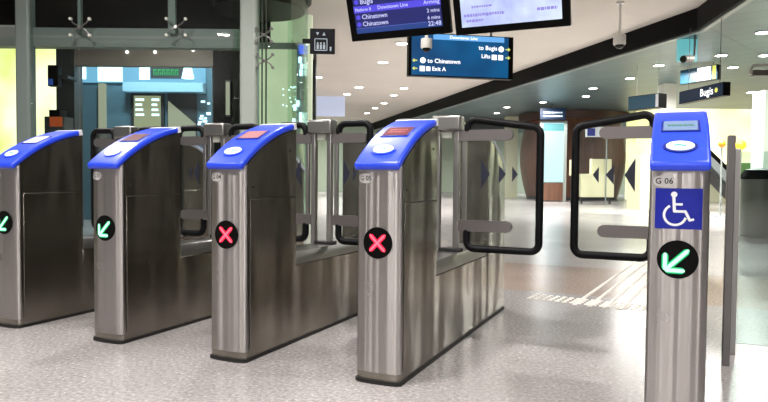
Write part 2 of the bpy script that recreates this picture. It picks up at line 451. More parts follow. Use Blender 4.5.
def flap(root, s, width, drop, tris):
    """glass flap swinging from the gate's middle post; s = side"""
    Y = .93; xa, xb = .088*s, (.105+width-.02)*s
    zt, zb = 1.224, .512
    ge = MB().hexa([(xa+.01*s, Y-.005, zb), (xb, Y-.005, zb), (xb, Y+.005, zb), (xa+.01*s, Y+.005, zb)],
                   [(xa+.01*s, Y-.005, zt), (xb, Y-.005, zt-drop), (xb, Y+.005, zt-drop), (xa+.01*s, Y+.005, zt)])
    g = ge.build('barrier_flap', M['flap_glass'], root); g['label'] = 'clear glass flap in a black rubber frame'
    x0 = .116*s
    def corner(c, a0, a1, r=.045, k=6):
        return [Vector((c[0]+s*r*math.cos(a0+(a1-a0)*i/k), Y, c[1]+r*math.sin(a0+(a1-a0)*i/k))) for i in range(k+1)]
    r = .045; xi = x0+s*r; xo = xb-s*r
    path = [Vector((x0, Y, 1.16))]+corner((xi, zt-r), PI, PI/2)+corner((xo, zt-drop-r), PI/2, 0)+corner((xo, zb+r), 0, -PI/2)+corner((xi, zb+r), -PI/2, -PI)+[Vector((x0, Y, .615))]
    MB().tube(path, .0205, 10).build('rubber_frame', M['rubber'], g)
    xt = .37*s if width > .3 else (.085+width*.92)*s
    for za, zb2 in ((1.108, 1.168), (.608, .67)):
        h = (zb2-za)/2; zc = (za+zb2)/2
        cap = [(xt-s*h+s*h*math.cos(a), zc+h*math.sin(a)) for a in [PI/2-PI*i/8 for i in range(9)]]
        poly = [(.07*s, zc+h)]+cap+[(.07*s, zc-h)]
        a = MB().prism(poly, 1, Y-.017, Y-.006); a.prism(poly, 1, Y+.006, Y+.017)
        a.build('clamp_arm', M['steel_arm'], g)
    MB().box((.088*s, Y-.012, .66), (.112*s, Y+.012, 1.115)).build('hinge_rail', M['steel_bright'], g, .003)
    for x1, x2, hh in tris:
        MB().prism([(s*x1, .925-hh), (s*x1, .925+hh), (s*x2, .925)], 1, Y-.0065, Y-.0052).build('arrow_decal', M['decal'], g)
    return g

def fare_gate(X, number, go, display, label, flaps, access=False):
    global W2
    W2 = .0985 if access else .1065
    root = empty('fare_gate', (X, 0, 0))
    tag(root, label, 'ticket gate', 'fare gates in a row')
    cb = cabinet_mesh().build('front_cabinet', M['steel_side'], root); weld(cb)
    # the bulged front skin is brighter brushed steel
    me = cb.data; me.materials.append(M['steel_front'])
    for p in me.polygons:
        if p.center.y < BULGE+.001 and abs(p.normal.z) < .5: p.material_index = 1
    for s in (-1, 1):
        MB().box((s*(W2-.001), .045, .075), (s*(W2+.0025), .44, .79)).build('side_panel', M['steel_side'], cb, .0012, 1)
        sm_ = MB(); sm_.box((s*(W2-.0002), .04, .790), (s*(W2+.0012), .455, .7945)); sm_.box((s*(W2-.0002), .0385, .06), (s*(W2+.0012), .0425, .79))
        sm_.build('seam', M['gap'], cb)
        for sy, sz in ((.07, .85), (.4, 1.04)):
            MB().prism(circle(sy, sz, .006, n=12), 0, s*(W2-.0005), s*(W2+.0018)).build('screw', M['gap'], cb)
    pl = MB()
    rows = [(-W2*.985+W2*1.97*k/16) for k in range(17)]
    poly = [(x, front_y(x)+.003) for x in rows]+[(W2*.985, 1.857), (-W2*.985, 1.857)]
    pl.prism(poly, 2, .0165, .0505); pl.build('plinth', M['steel_side'], root)
    poly2 = [(x*1.05, front_y(x)-.006) for x in rows]+[(W2*1.04, 1.866), (-W2*1.04, 1.866)]
    MB().prism(poly2, 2, 0, .017).build('base_strip', M['gap'], root)
    lid = lid_mesh(0, .972).build('lid', M['blue'], root, .011, 3); lid['label'] = 'bright blue sloping plastic lid'
    lid_mesh(.955, 1.0, .0015).build('end_cap', M['white_plastic'], root, .009, 3)['label'] = 'white end cap'
    # card reader
    f = on_lid(.2, .0)
    MB().prism(circle(0, 0, .058, .04), 2, -.006, .004).xf(lambda v: Vector(f(v.x, v.y, v.z))).build('reader_rim', M['blue_dark' if access else 'blue'], root)
    rd = MB().prism(circle(0, 0, .048, .032), 2, -.004, .0075).xf(lambda v: Vector(f(v.x, v.y, v.z))).build('card_reader', M['reader'], root, .002)
    rd['label'] = 'white oval card reader'
    pk = MB()
    for k in range(5):
        pk.prism(circle(-.016+.008*k, .003*math.sin(k*1.3), .0045, .006, 10), 2, .0076, .0082)
    pk.xf(lambda v: Vector(f(v.x, v.y, v.z))).build('reader_mark', M['teal_ink'], rd)
    # display
    td = .54 if not access else .52
    f2 = on_lid(td, 0.)
    hw, hs = (.06, .05) if access else (.06, .05)
    MB().box((-hw-.008, -hs-.008, -.004), (hw+.008, hs+.008, .0022)).xf(lambda v: Vector(f2(v.x, v.y, v.z))).build('display_frame', M['blue_dark'], root)
    dp = MB().box((-hw, -hs, -.003), (hw, hs, .0035)).xf(lambda v: Vector(f2(v.x, v.y, v.z))).build('display', M[display], root)
    if display in ('lcd_red', 'lcd_green'):
        tx = MB()
        for row in ((.016, -.012) if display == 'lcd_red' else (.0,)):
            x = -.044
            while x < .036:
                w = random.uniform(.005, .012)
                tx.box((x, row-.008, .0036), (x+w, row+.008, .0041)); x += w+.004
        tx.xf(lambda v: Vector(f2(v.x, v.y, v.z))).build('display_text', M['lcd_text_red' if display == 'lcd_red' else 'lcd_text_green'], dp)
    # number sticker
    zc = .897; xc = -.050 if access else -.060; rx, ry = .036, .022
    rr = []
    for k in range(17):
        a = PI*k/16; x = xc-rx*math.cos(a); h = max(.0006, ry*math.sin(a)); rr.append((max(-W2+.003, x), zc-h, zc+h))
    st = plate(rr, -.004, .0012).build('number_sticker', M['sticker'], root)
    lettering(number, .030, lambda x, y: conform(max(-W2+.006, x+xc), y+zc, .0020), M['ink'], st)
    # go / stop light
    zi = .618; ri = .0685
    rr = []
    for k in range(25):
        a = PI*k/24; x = -ri*math.cos(a); h = max(.0008, ri*math.sin(a)); rr.append((x, zi-h, zi+h))
    ind = plate(rr, -.006, .003).build('indicator_light', M['black'], root)
    ind['label'] = 'round black light showing a green diagonal arrow' if go else 'round black light showing a red cross'
    def stroke(bars, off, thick, material, nm):
        mb = MB()
        for (x0, y0, x1, y1, w) in bars:
            n = 10; d = Vector((x1-x0, y1-y0)); L_ = d.length; d.normalize(); nx, ny = -d.y, d.x
            vs = []; fs = []
            for k in range(n+1):
                t = k/n*L_; hw_ = w/2*math.sqrt(max(.12, 1-max(0, abs(t-L_/2)-(L_/2-w/2))**2/(w/2)**2))
                for o in (off, off+thick):
                    for sg in (1, -1):
                        x = x0+d.x*t+nx*hw_*sg; y = y0+d.y*t+ny*hw_*sg
                        vs.append(conform(x, zi+y, o))
            for k in range(n):
                a, b = 4*k, 4*k+4
                fs += [(a, a+1, b+1, b), (a+2, b+2, b+3, a+3), (a, b, b+2, a+2), (a+1, a+3, b+3, b+1)]
            fs += [(0, 2, 3, 1), (4*n, 4*n+1, 4*n+3, 4*n+2)]
            mb.add(vs, fs)
        return mb.build(nm, material, ind)
    if go:
        B = [(.036, .036, -.034, -.034), (-.041, .022, -.041, -.040), (-.041, -.040, .024, -.040)]
        stroke([b+(.023,) for b in B], .0031, .0012, M['green_led'], 'arrow')
        stroke([b+(.013,) for b in B], .0044, .001, M['green_core'], 'arrow')
    else:
        B = [(-.036, .036, .036, -.036), (-.036, -.036, .036, .036)]
        stroke([b+(.019,) for b in B], .0031, .0012, M['red_led'], 'cross')
        stroke([b+(.008,) for b in B], .0044, .001, M['red_core'], 'cross')
    if access:
        x0, x1, z0, z1 = -.078, .076, .727, .872
        pn = plate([(x0+(x1-x0)*k/14, z0, z1) for k in range(15)], -.004, .0015).build('accessibility_sign', M['sign_blue'], root)
        pn['label'] = 'blue square sign with a white wheelchair figure'
        sy = MB()
        def piece(poly): sy.add([conform(x, z, .0022) for x, z in poly], [tuple(range(len(poly)))])
        def seg(x0_, z0_, x1_, z1_, w): piece(bar(x0_, z0_, x1_, z1_, w))
        piece(circle(-.016, .850, .0105, n=16))
        seg(-.017, .842, -.014, .789, .010); seg(-.016, .815, .012, .815, .008)
        seg(-.017, .790, .022, .790, .009); seg(.020, .793, .037, .757, .009); seg(.034, .758, .050, .763, .008)
        pr = None
        for k in range(23):
            a = math.radians(118+k*(345-118)/22); c = (-.012+.036*math.cos(a), .777+.036*math.sin(a))
            if pr: seg(pr[0], pr[1], c[0], c[1], .0085)
            pr = c
        sy.build('wheelchair_symbol', M['sign_white'], pn)
    # low middle cabinet with its cover plate
    MB().box((-W2, .46, .05), (W2, 1.40, .42)).build('lower_cabinet', M['steel_side'], root, .002, 1)
    MB().prism([(-W2+.002, .422), (W2-.002, .422), (W2-.002, .455), (W2-.02, .49), (-W2+.02, .49), (-W2+.002, .455)], 1, .461, 1.399).build('cover_plate', M['steel_bright'], root, .002, 1)
    MB().box((-W2-.0006, .4605, .4205), (W2+.0006, 1.3995, .4232)).build('seam', M['gap'], root)
    for s in (-1, 1):
        MB().box((s*.055-.016, .912, .485), (s*.055+.016, .948, 1.17)).build('post', M['steel_bright'], root, .006, 3)
    MB().box((-.04, .90, .488), (.09, .96, .51)).build('post_foot', M['gap'], root, .004)
    MB().box((-.084, .885, 1.165), (.084, .975, 1.222 if access else 1.25)).build('post_cap', M['steel_bright'], root, .012, 3)
    MB().box((-.028, .915, 1.125), (.028, .945, 1.166)).build('latch_block', M['pale_plastic'], root, .004)
    # rear cabinet, a mirror of the front one
    pts = [(1.86-.002, .05), (1.40, .05), (1.40, 1.163)]+[(1.86-arc(t).x if arc(t).x > .002 else 1.858, arc(t).y-.001) for t in [1-.95*k/12 for k in range(13)] if 1.86-arc(t).x > 1.401]
    MB().prism(pts, 0, -W2, W2).build('rear_cabinet', M['steel_side'], root)
    for s in (-1, 1):
        MB().box((s*(W2-.001), 1.42, .075), (s*(W2+.0025), 1.835, .79)).build('rear_panel', M['steel_side'], root, .0012, 1)
    rl = lid_mesh(0, 1).xf(lambda v: Vector((v.x, 1.86-v.y, v.z))).build('rear_lid', M['pale_plastic'], root, .011, 3)
    rl['label'] = 'pale lid on the far end of the gate'
    for s, w, drop, tris in flaps: flap(root, s, w, drop, tris)
    return root
GP = .808; GW = 1.172
T2 = [(.15, .195, .085), (.215, .24, .05)]
T3 = [(.195, .245, .085), (.295, .335, .05), (.368, .398, .042)]
fare_gate(-3*GP, 'G 02', True, 'lcd_glare', 'leftmost steel fare gate, green arrow light and display painted pale with glare, cut by the picture edge', [(-1, .24, .0, T2), (1, .24, .0, T2)])
fare_gate(-2*GP, 'G 03', True, 'lcd_brown', 'steel fare gate with green arrow light, standing second from the left of the row', [(-1, .24, .0, T2), (1, .24, .0, T2)])
fare_gate(-1*GP-.009, 'G 04', False, 'lcd_pink', 'steel fare gate with red cross light and pinkish display, middle of the row', [(-1, .24, .0, T2), (1, .24, .0, T2)])
fare_gate(-.009, 'G 05', False, 'lcd_red', 'steel fare gate with red cross light and glowing red text display', [(-1, .24, .0, T2), (1, .43, .045, T3)])
fare_gate(GW, 'G 06', True, 'lcd_green', 'steel fare gate marked G 06 with blue wheelchair sign above green arrow', [(-1, .40, .045, T3)], True)

# ================================================================== SETTING
def quad_slab(pts, z0, z1):
    return MB().prism([(p[0], p[1]) for p in pts], 2, z0, z1)
struct(quad_slab([L(-28, -27), L(36, -27), L(36, 46), L(-28, 46)], -.2, 0).build('floor', M['floor']))
ZL, ZR = 4.34, 3.90
struct(quad_slab([L(-28, -27), L(36, -27), L(36, 46), L(-28, 46)], ZL, ZL+.2).build('ceiling', M['ceil_pale']))
# lower grey-green ceiling to the right, with a black bulkhead along its edge
k0 = at_z(440, 112, ZR); k1 = at_z(576, 68, ZR); k2 = at_z(700, 30, ZR); k3 = at_z(745, 0, ZR)
dfar = (k1-k2).normalized(); dnear = (k3-k2).normalized()
pf = k2+dfar*34; pn_ = k2+dnear*30
edge = [pf, k2, pn_]
struct(MB().prism([(p.x, p.y) for p in edge]+[tuple(L(36, -27).xy), tuple(L(36, 46).xy)], 2, ZR, ZR+.12).build('ceiling_right', M['ceil_green']))
def offs(p, q, w):
    d = (q-p); d.z = 0; d.normalize(); return Vector((-d.y, d.x, 0))*w
fb = MB()
for a, b in ((pf, k2), (k2, pn_)):
    n_ = offs(a, b, .06)
    fb.hexa([Vector((a.x, a.y, ZR+.001)), Vector((b.x, b.y, ZR+.001)), Vector((b.x-n_.x, b.y-n_.y, ZR+.001)), Vector((a.x-n_.x, a.y-n_.y, ZR+.001))],
            [Vector((a.x, a.y, ZL)), Vector((b.x, b.y, ZL)), Vector((b.x-n_.x, b.y-n_.y, ZL)), Vector((a.x-n_.x, a.y-n_.y, ZL))])
struct(fb.build('trim_1', M['fascia']))
ft = MB()
for a, b in ((pf, k2), (k2, pn_)):
    n_ = offs(a, b, .10)
    ft.hexa([Vector((a.x, a.y, ZR-.03)), Vector((b.x, b.y, ZR-.03)), Vector((b.x+n_.x, b.y+n_.y, ZR-.03)), Vector((a.x+n_.x, a.y+n_.y, ZR-.03))],
            [Vector((a.x, a.y, ZR+.0)), Vector((b.x, b.y, ZR+.0)), Vector((b.x+n_.x, b.y+n_.y, ZR+.0)), Vector((a.x+n_.x, a.y+n_.y, ZR+.0))])
struct(ft.build('trim_2', M['trim_grey']))
def vbox(name, u0, u1, d0, d1, z0, z1, material, parent=None, bevel=0.):
    """box square to the lobby front"""
    mb = MB().hexa([L(u0, d0, z0), L(u1, d0, z0), L(u1, d1, z0), L(u0, d1, z0)], [L(u0, d0, z1), L(u1, d0, z1), L(u1, d1, z1), L(u0, d1, z1)])
    o = mb.build(name, material, None, bevel)
    if parent is not None:
        o.parent = parent
        o.matrix_parent_inverse = Matrix.Translation(-parent.location)
    return o
def px(x, d): return (x-384)*d/FPX
def pz(x, y, d): return at(x, y, d).z
struct(vbox('wall_back', -10, 36, 42, 42.3, 0, ZL, M['far_wall']))
struct(vbox('wall_right', 26, 26.3, 6, 42, 0, ZR, M['cream_wall']))
struct(vbox('wall_left', -14, -13.8, 4, 42, 0, ZL, M['cream_wall']))
struct(vbox('wall_rear', -14, 26, -26.3, -26, 0, ZL, M['dark_grey']))

# ---------------------------------------------------------------- lobby behind the gates (left)
D = 9.0
struct(vbox('column', px(20, D), px(34, D), D-.1, D+.1, 0, ZL, M['column_grey'], bevel=.03))
struct(vbox('column', px(241, D), px(258, D), D-.12, D+.12, 0, ZL, mat('pale_grey_column', rgb(165, 175, 168), .45), bevel=.04))
zb0, zb1 = pz(140, 47, D), pz(140, 28, D)
struct(vbox('beam', px(-60, D), px(241, D), D+.02, D+.2, zb0, zb1, M['beam_grey']))
struct(vbox('trim_3', px(-60, D), px(20, D), D+.02, D+.1, zb1+.0, zb1+.03, M['trim_grey']))
for x, w in ((82, 3), (173, 7)):
    struct(vbox('mullion', px(x-w/2, D), px(x+w/2, D), D-.05, D+.015, zb1-.08, ZL, M['column_grey']))
# panes of the lobby front
for i, (xa, xb) in enumerate(((-60, 19), (35, 81.4), (83, 240))):
    struct(vbox('window_%d' % (i+1), px(xa, D), px(xb, D), D-.08, D-.068, .02, zb0+.1, M['lobby_glass']))
struct(vbox('window_4', px(35, D), px(240, D), D-.08, D-.068, zb0+.14, ZL-.01, M['lobby_glass']))
# inside the lobby
struct(vbox('wall_lobby_upper', -9, px(250, D), 10.52, 10.6, 3.05, ZL, M['dark_wall']))
struct(vbox('ceiling_lobby', -9, px(258, D), 10.61, 16, 3.8, 3.95, M['mid_grey']))
struct(vbox('wall_lobby_back', -13.7, px(312, 15.5), 16.2, 16.4, 0, ZL, M['dark_grey']))
struct(vbox('trim_4', px(72, 11), px(215, 11), 11, 11.15, pz(140, 66, 11), 3.799, M['mid_grey']))
struct(vbox('column', px(57, 11), px(75, 11), 11, 11.3, 0, 3.799, M['dark_grey']))
struct(vbox('column', px(213, 10.6), px(239, 10.6), 10.6, 11.0, 0, 3.799, M['dark_wall']))
t = empty('wall_lamp', L(px(228, 10.55), 10.55, 1.3)); tag(t, 'slim upright strip lamp on the black column', 'lamp')
vbox('lamp_strip', px(226, 10.55), px(229.5, 10.55), 10.53, 10.56, pz(228, 115, 10.55), pz(228, 82, 10.55), M['cream_light'], t)
vbox('back_plate', px(225, 10.55), px(230.5, 10.55), 10.561, 10.599, pz(228, 117, 10.55), pz(228, 80, 10.55), M['dark_grey'], t)
struct(vbox('window_5', px(-60, 14), px(20.5, 14), 14, 14.1, 0, 3.79, M['yellow_lit']))  # brightly lit wall drawn as glowing slabs, not glass
struct(vbox('window_6', px(22, 14), px(59, 14), 14, 14.1, 0, 3.79, M['yellow_lit']))  # same brightly lit wall drawn as a glowing slab, not glass
# shopfront
DS = 13.0
t = empty('shopfront', L(px(142, DS), DS, 0)); tag(t, 'blue lit shopfront with green sign seen through the lobby glass', 'shop')
vbox('shop_wall', px(77, DS), px(212, DS), DS, DS+.12, 0, 3.79, M['shop_wall'], t)
fs_ = vbox('fascia_light', px(80, DS), px(206, DS), DS-.05, DS-.001, pz(140, 83, DS), pz(140, 66, DS), M['cyan_soft'], t)
for xa, xb, ya, yb in ((80, 88, 80, 66), (100, 124, 82, 67), (141, 151, 80, 67)):
    vbox('fascia_box', px(xa, DS), px(xb, DS), DS-.07, DS-.051, pz(140, ya, DS), pz(140, yb, DS), M['cyan_light'], t)
lp = MB().lathe([(.12, 0), (.06, .28)], 16).build('lamp_cone', M['cyan_light'], t); lp.location = L(px(191, DS), DS-.2, pz(191, 80, DS))-t.location
struct  # noqa
sg = vbox('sign_board', px(152, DS), px(185, DS), DS-.07, DS-.051, pz(168, 79, DS), pz(168, 67, DS), M['dark_grey'], t)
ps = L(px(168, DS), DS-.075, pz(168, 73, DS))-t.location
def glyphs(cx, cz, n, w, h):
    mb = MB(); x = -w/2
    for i in range(n):
        g = w/n*.72
        mb.box((x, -.002, -h/2), (x+g*.28, 0, h/2)); mb.box((x, -.002, h/2-.03), (x+g, 0, h/2)); mb.box((x+g*.7, -.002, -h/2), (x+g, 0, h*.1)); x += w/n
    return mb
gl_ = glyphs(0, 0, 6, .52, .12).build('lettering', M['green_text'], t); gl_.location = ps; gl_.rotation_euler = (0, 0, YAW)
vbox('ledge', px(128, DS), px(206, DS), DS-.25, DS-.001, pz(140, 93, DS), pz(140, 84, DS), M['shop_trim'], t)
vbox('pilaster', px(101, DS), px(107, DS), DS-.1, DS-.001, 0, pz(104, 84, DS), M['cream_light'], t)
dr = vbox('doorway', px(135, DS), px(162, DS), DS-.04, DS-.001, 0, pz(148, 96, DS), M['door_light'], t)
vbox('door_frame', px(132, DS), px(135, DS), DS-.06, DS-.001, 0, pz(148, 94, DS), M['dark_grey'], t)
vbox('door_frame', px(162, DS), px(165, DS), DS-.06, DS-.001, 0, pz(148, 94, DS), M['dark_grey'], t)
vbox('door_frame', px(135, DS), px(162, DS), DS-.06, DS-.001, pz(148, 96, DS), pz(148, 94, DS), M['dark_grey'], t)
for yy in (99, 104, 109, 114):
    for xa, xb in ((137, 145), (153, 160)):
        vbox('shelf_light', px(xa, DS), px(xb-(yy % 3), DS), DS-.06, DS-.041, pz(148, yy+2, DS), pz(148, yy, DS), M['cyan_light'], t)
vbox('display_window', px(168, DS), px(197, DS), DS-.03, DS-.001, .4, pz(180, 93, DS), M['dark_grey'], t)
a = L(px(169, DS), DS-.05, pz(169, 101, DS))-t.location; b = L(px(169, DS), DS-.05, .42)-t.location; c = L(px(196, DS), DS-.05, pz(196, 124, DS))-t.location; e = L(px(196, DS), DS-.05, .42)-t.location
n_ = F0*.018
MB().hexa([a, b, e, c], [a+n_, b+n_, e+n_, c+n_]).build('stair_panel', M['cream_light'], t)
rnd = random.Random(3)
for k in range(14):
    xx = rnd.uniform(198, 209); yy = rnd.uniform(100, 128)
    vbox('shelf_light', px(xx, DS), px(xx+rnd.uniform(2, 4), DS), DS-.03, DS-.001, pz(200, yy+1.6, DS), pz(200, yy, DS), M['cyan_light'], t)
# hanging screen by the dark column
t = empty('hanging_screen', L(px(57, 10.6), 10.6, pz(57, 77, 10.6))); tag(t, 'small dark screen hanging beside the dark lobby column', 'screen')
vbox('casing', px(51.5, 10.6), px(62, 10.6), 10.5, 10.62, pz(57, 87, 10.6), pz(57, 66, 10.6), M['black'], t, .01)
vbox('screen', px(52.3, 10.6), px(57, 10.6), 10.49, 10.499, pz(57, 86, 10.6), pz(57, 80, 10.6), M['screen_navy2'], t)
vbox('mount_arm', px(60, 10.6), px(68, 10.6), 10.621, 10.999, pz(57, 78, 10.6), pz(57, 75, 10.6), M['dark_grey'], t)
t = empty('cabinet', L(px(55, 10.2), 10.2, 0)); tag(t, 'dark stepped cabinet with an orange-brown panel before the yellow wall', 'cabinet')
vbox('body', px(48, 10.2), px(68, 10.2), 10.1, 10.4, 0, pz(55, 117, 10.2), M['dark_grey'], t, .01)
vbox('upper_box', px(51, 10.2), px(62, 10.2), 10.15, 10.38, pz(55, 117, 10.2), pz(55, 110, 10.2), M['black'], t, .01)
vbox('front_panel', px(54, 10.2), px(66, 10.2), 10.08, 10.099, pz(55, 127, 10.2), pz(55, 117.5, 10.2), M['red_glow'], t)
# round glass lift shaft
LU, LD, LR = px(258, 9.6), 9.7, .72
t = empty('glass_lift_shaft', L(LU, LD, 0)); tag(t, 'round glass lift shaft right of the tall grey lobby column', 'lift shaft')
n = 36; mb = MB(); vs = []
a0, a1 = -PI*.62, PI*.35
for k in range(n+1):
    a = a0+(a1-a0)*k/n
    for r in (LR, LR-.014):
        for z in (.02, 3.85): vs.append(L(LU+r*math.cos(a), LD+r*math.sin(a), z)-t.location)
fs = []
for k in range(n):
    p, q = 4*k, 4*k+4
    fs += [(p, q, q+1, p+1), (p+2, p+3, q+3, q+2), (p+1, q+1, q+3, p+3), (p, p+2, q+2, q)]
mb.add(vs, fs, True); mb.build('shaft_glass', M['lift_glass'], t)
def ring(name, z0, z1, r0, r1, material, solid=False):
    poly = [(r1*math.cos(2*PI*k/40), r1*math.sin(2*PI*k/40)) for k in range(40)]
    if solid: return MB().prism(poly, 2, z0, z1, True).build(name, material, t)
    m_ = MB(); vs = []; fs = []
    for k in range(40):
        c_, s_ = math.cos(2*PI*k/40), math.sin(2*PI*k/40)
        vs += [(r0*c_, r0*s_, z0), (r1*c_, r1*s_, z0), (r1*c_, r1*s_, z1), (r0*c_, r0*s_, z1)]
    for k in range(40):
        p, q = 4*k, 4*((k+1) % 40)
        for i in range(4): fs.append((p+i, p+(i+1) % 4, q+(i+1) % 4, q+i))
    return m_.add(vs, fs, True).build(name, material, t)
zr = pz(290, 47, 9.7)
vbox('cross_bar', px(259, 10.25), px(297, 10.25), 10.22, 10.28, pz(280, 49, 10.25), pz(280, 43, 10.25), M['beam_grey'], t)
zc0 = pz(285, 21, 10.3)
ring('shaft_head', zc0, 3.86, 0, LR-.05, M['dark_wall'], True)
ring('rim', 3.52, 3.66, LR+.005, LR+.05, M['black'])
for x in (262, 266):
    r = at(x, 100, 9.05); u_, d_ = uv(r)
    MB().tube([L(u_, d_, .02)-t.location, L(u_, d_, 3.8)-t.location], .012, 8).build('rod', M['post_dark'], t)
vbox('shaft_column', px(296, 10.1), px(303, 10.1), 10.1, 10.2, .0, 3.0, M['column_grey'], t)
vbox('blue_light', px(298, 10.05), px(302.5, 10.05), 10.05, 10.09, pz(300, 53, 10), pz(300, 44, 10), glow('blue_lamp', rgb(40, 90, 240), 1.6), t)
for (x, y0, y1) in ((299, 56, 62), (300.5, 63, 68), (300, 69, 75), (297, 100, 106), (294, 104, 110), (300, 112, 124), (293, 118, 124)):
    vbox('cab_light', px(x-1.2, 10.05), px(x+1.5, 10.05), 10.05, 10.09, pz(300, y1, 10), pz(300, y0, 10), M['cyan_light'], t)
rnd = random.Random(5)
for k in range(14):  # bright dots standing for reflections at the lift glass
    x = rnd.uniform(283, 296); y = rnd.uniform(84, 108)
    q = at(x, y, 10.25); s_ = MB().lathe([(.001, -.012), (.011, -.006), (.011, .006), (.001, .012)], 8).build('glint_dot', M['cyan_light'], t); s_.location = q-t.location
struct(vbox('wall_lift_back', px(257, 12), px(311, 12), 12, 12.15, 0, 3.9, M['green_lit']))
# spider fittings
def spider(x, y, label, metal, big=1.):
    p = at(x, y, D-.14); o = empty('spider_fitting', p, YAW); tag(o, label, 'glass fitting', 'steel spider fittings on the lobby glass')
    MB().lathe([(.022*big, -.03), (.022*big, .03)], 12).xf(lambda v: Vector((v.x, v.z, v.y))).build('hub', metal, o)
    for sx, sz in ((1, 1), (1, -1), (-1, 1), (-1, -1)):
        MB().tube([(0, 0, 0), (sx*.09*big, -.02, sz*.05*big), (sx*.13*big, 0, sz*.11*big)], [.011, .009, .008], 8).build('arm', M['post_dark'], o)
        MB().lathe([(.02, -.02), (.02, .02)], 10).xf(lambda v: Vector((v.x+sx*.13*big, v.z, v.y+sz*.11*big))).build('disc', M['white_paint'] if metal is M['steel_bright'] else metal, o)
spider(80, 27, 'steel spider fitting on the thin mullion above the yellow wall', M['steel_bright'])
spider(176, 27, 'steel spider fitting at the foot of the wide mullion over the shopfront', M['steel_bright'])
spider(264, 35, 'dark spider fitting beside the head of the tall grey column', M['post_dark'], .8)
spider(265, 61, 'dark spider fitting lower down beside the tall grey column', M['post_dark'], .8)

# ---------------------------------------------------------------- lift sign
p = at(322.5, 41.5, 8.6); t = empty('lift_sign', p, YAW+.06); tag(t, 'square dark lift sign with arrows sticking out from the glass shaft', 'sign')
h = .165
MB().box((-h, -.02, -h), (h, .02, h)).build('panel', M['lift_sign'], t, .004)
MB().box((-h-.10, -.015, -.03), (-h, .015, .03)).build('bracket', M['black'], t)
sy = MB()
for a, b in (((-.10, -.12), (-.10, .03)), ((-.10, .03), (.06, .03)), ((.06, .03), (.06, -.12)), ((-.10, -.12), (.06, -.12))):
    sy.prism(bar(a[0], a[1], b[0], b[1], .010), 1, -.024, -.0201)
for k in range(3):
    cx = -.062+k*.042; sy.prism(circle(cx, -.028, .012, n=10), 1, -.024, -.0201); sy.box((cx-.014, -.024, -.105), (cx+.014, -.0201, -.045))
sy.prism([(-.085, .115), (-.045, .115), (-.065, .075)], 1, -.024, -.0201)
sy.prism([(.0, .075), (.04, .075), (.02, .12)], 1, -.024, -.0201)
sy.prism(circle(.108, -.085, .013, n=10), 1, -.024, -.0201)
sy.box((.098, -.024, -.125), (.118, -.0201, -.098))
sy.build('symbols', M['lift_print'], t)

# ---------------------------------------------------------------- information screens
def monitor(X0, X1, zb, label):
    """screen tilted forward; zb height of its bottom edge"""
    w = X1-X0; hh = w*.60; t = empty('information_screen', ((X0+X1)/2, 3.5, zb)); tag(t, label, 'screen', 'hanging information screens')
    tilt = math.radians(20); c, s = math.cos(tilt), math.sin(tilt)
    def P(x, y, z): return Vector((x, y*c-z*s, z*c+y*s))   # y = depth behind the face
    T = lambda mb: mb.xf(lambda v: P(v.x, v.y, v.z))
    T(MB().box((-w/2, 0, 0), (w/2, .07, hh))).build('casing', M['black'], t, .006)
    bz = .075
    return t, T, P, w, hh, bz
t, T, P, w, hh, bz = monitor(-1.938, -.857, 2.313, 'hanging screen with navy rows of white train times')
sc = T(MB().box((-w/2+bz, -.003, bz), (w/2-bz, .001, hh-bz))).build('screen', M['screen_navy'], t)
T(MB().box((-w/2+bz, -.0035, bz), (w/2-bz, -.0031, .122))).build('lower_band', M['screen_navy2'], sc)
T(MB().box((-w/2+bz, -.0055, .278), (w/2-bz, -.0032, .345))).build('violet_row', M['screen_violet'], sc)
T(MB().box((-w/2+bz, -.0045, .124), (w/2-bz-.16, -.0036, .129))).build('rule', M['screen_line'], sc)
def TL(body, size, x, z, al='LEFT'):
    lettering(body, size, lambda a, b: P(a+x, -.007, b+z), M['screen_text'], sc, al)
for z in (.385, .235, .165):
    T(MB().prism(circle(-w/2+.115, z, .024, n=16), 1, -.0065, -.0032)).build('line_badge', M['screen_violet'], sc)
TL('Bugis', .07, -w/2+.155, .385); TL('1 min', .05, w/2-.09, .385, 'RIGHT')
TL('Platform B', .042, -w/2+.09, .308); TL('Downtown Line', .05, -.20, .312); TL('Arriving', .05, w/2-.085, .312, 'RIGHT')
TL('Chinatown', .064, -w/2+.155, .235); TL('2 mins', .05, w/2-.09, .232, 'RIGHT')
TL('Chinatown', .064, -w/2+.155, .165); TL('6 mins', .05, w/2-.09, .165, 'RIGHT')
TL('22:48', .062, w/2-.085, .108, 'RIGHT')
t.children  # parts
def hang(t, P, xs, hh):
    for x in xs:
        q = P(x, .10, hh*.6)
        MB().tube([q, Vector((q.x, q.y, ZL-t.location.z))], .022, 10).build('hanger', M['post_dark'], t)
        MB().tube([P(x, .05, hh*.6), q], .03, 8).build('bracket', M['post_dark'], t)
hang(t, P, (-.3, .3), hh)
t, T, P, w, hh, bz = monitor(-.806, .272, 2.283, 'hanging screen showing a pale blue notice page')
bz = .07
sc = T(MB().box((-w/2+bz, -.003, bz), (w/2-bz, .001, hh-bz))).build('screen', M['screen_pale'], t)
sm = MB(); rnd = random.Random(11)
for z, x0, x1, hgt in ((.175, -.44, -.05, .03), (.125, -.42, -.25, .025), (.175, .25, .43, .03), (.40, -.44, -.25, .028), (.40, .02, .09, .05), (.40, .28, .34, .04), (.25, -.36, -.16, .02), (.48, -.44, -.1, .03)):
    x = x0
    while x < x1:
        q = rnd.uniform(.012, .03); sm.box((x, -.004, z-hgt/2*rnd.uniform(.5, 1)), (min(x+q, x1), -.0032, z+hgt/2)); x += q+.006
T(sm).build('page_text', M['screen_smear'], sc)
hang(t, P, (-.3, .3), hh)

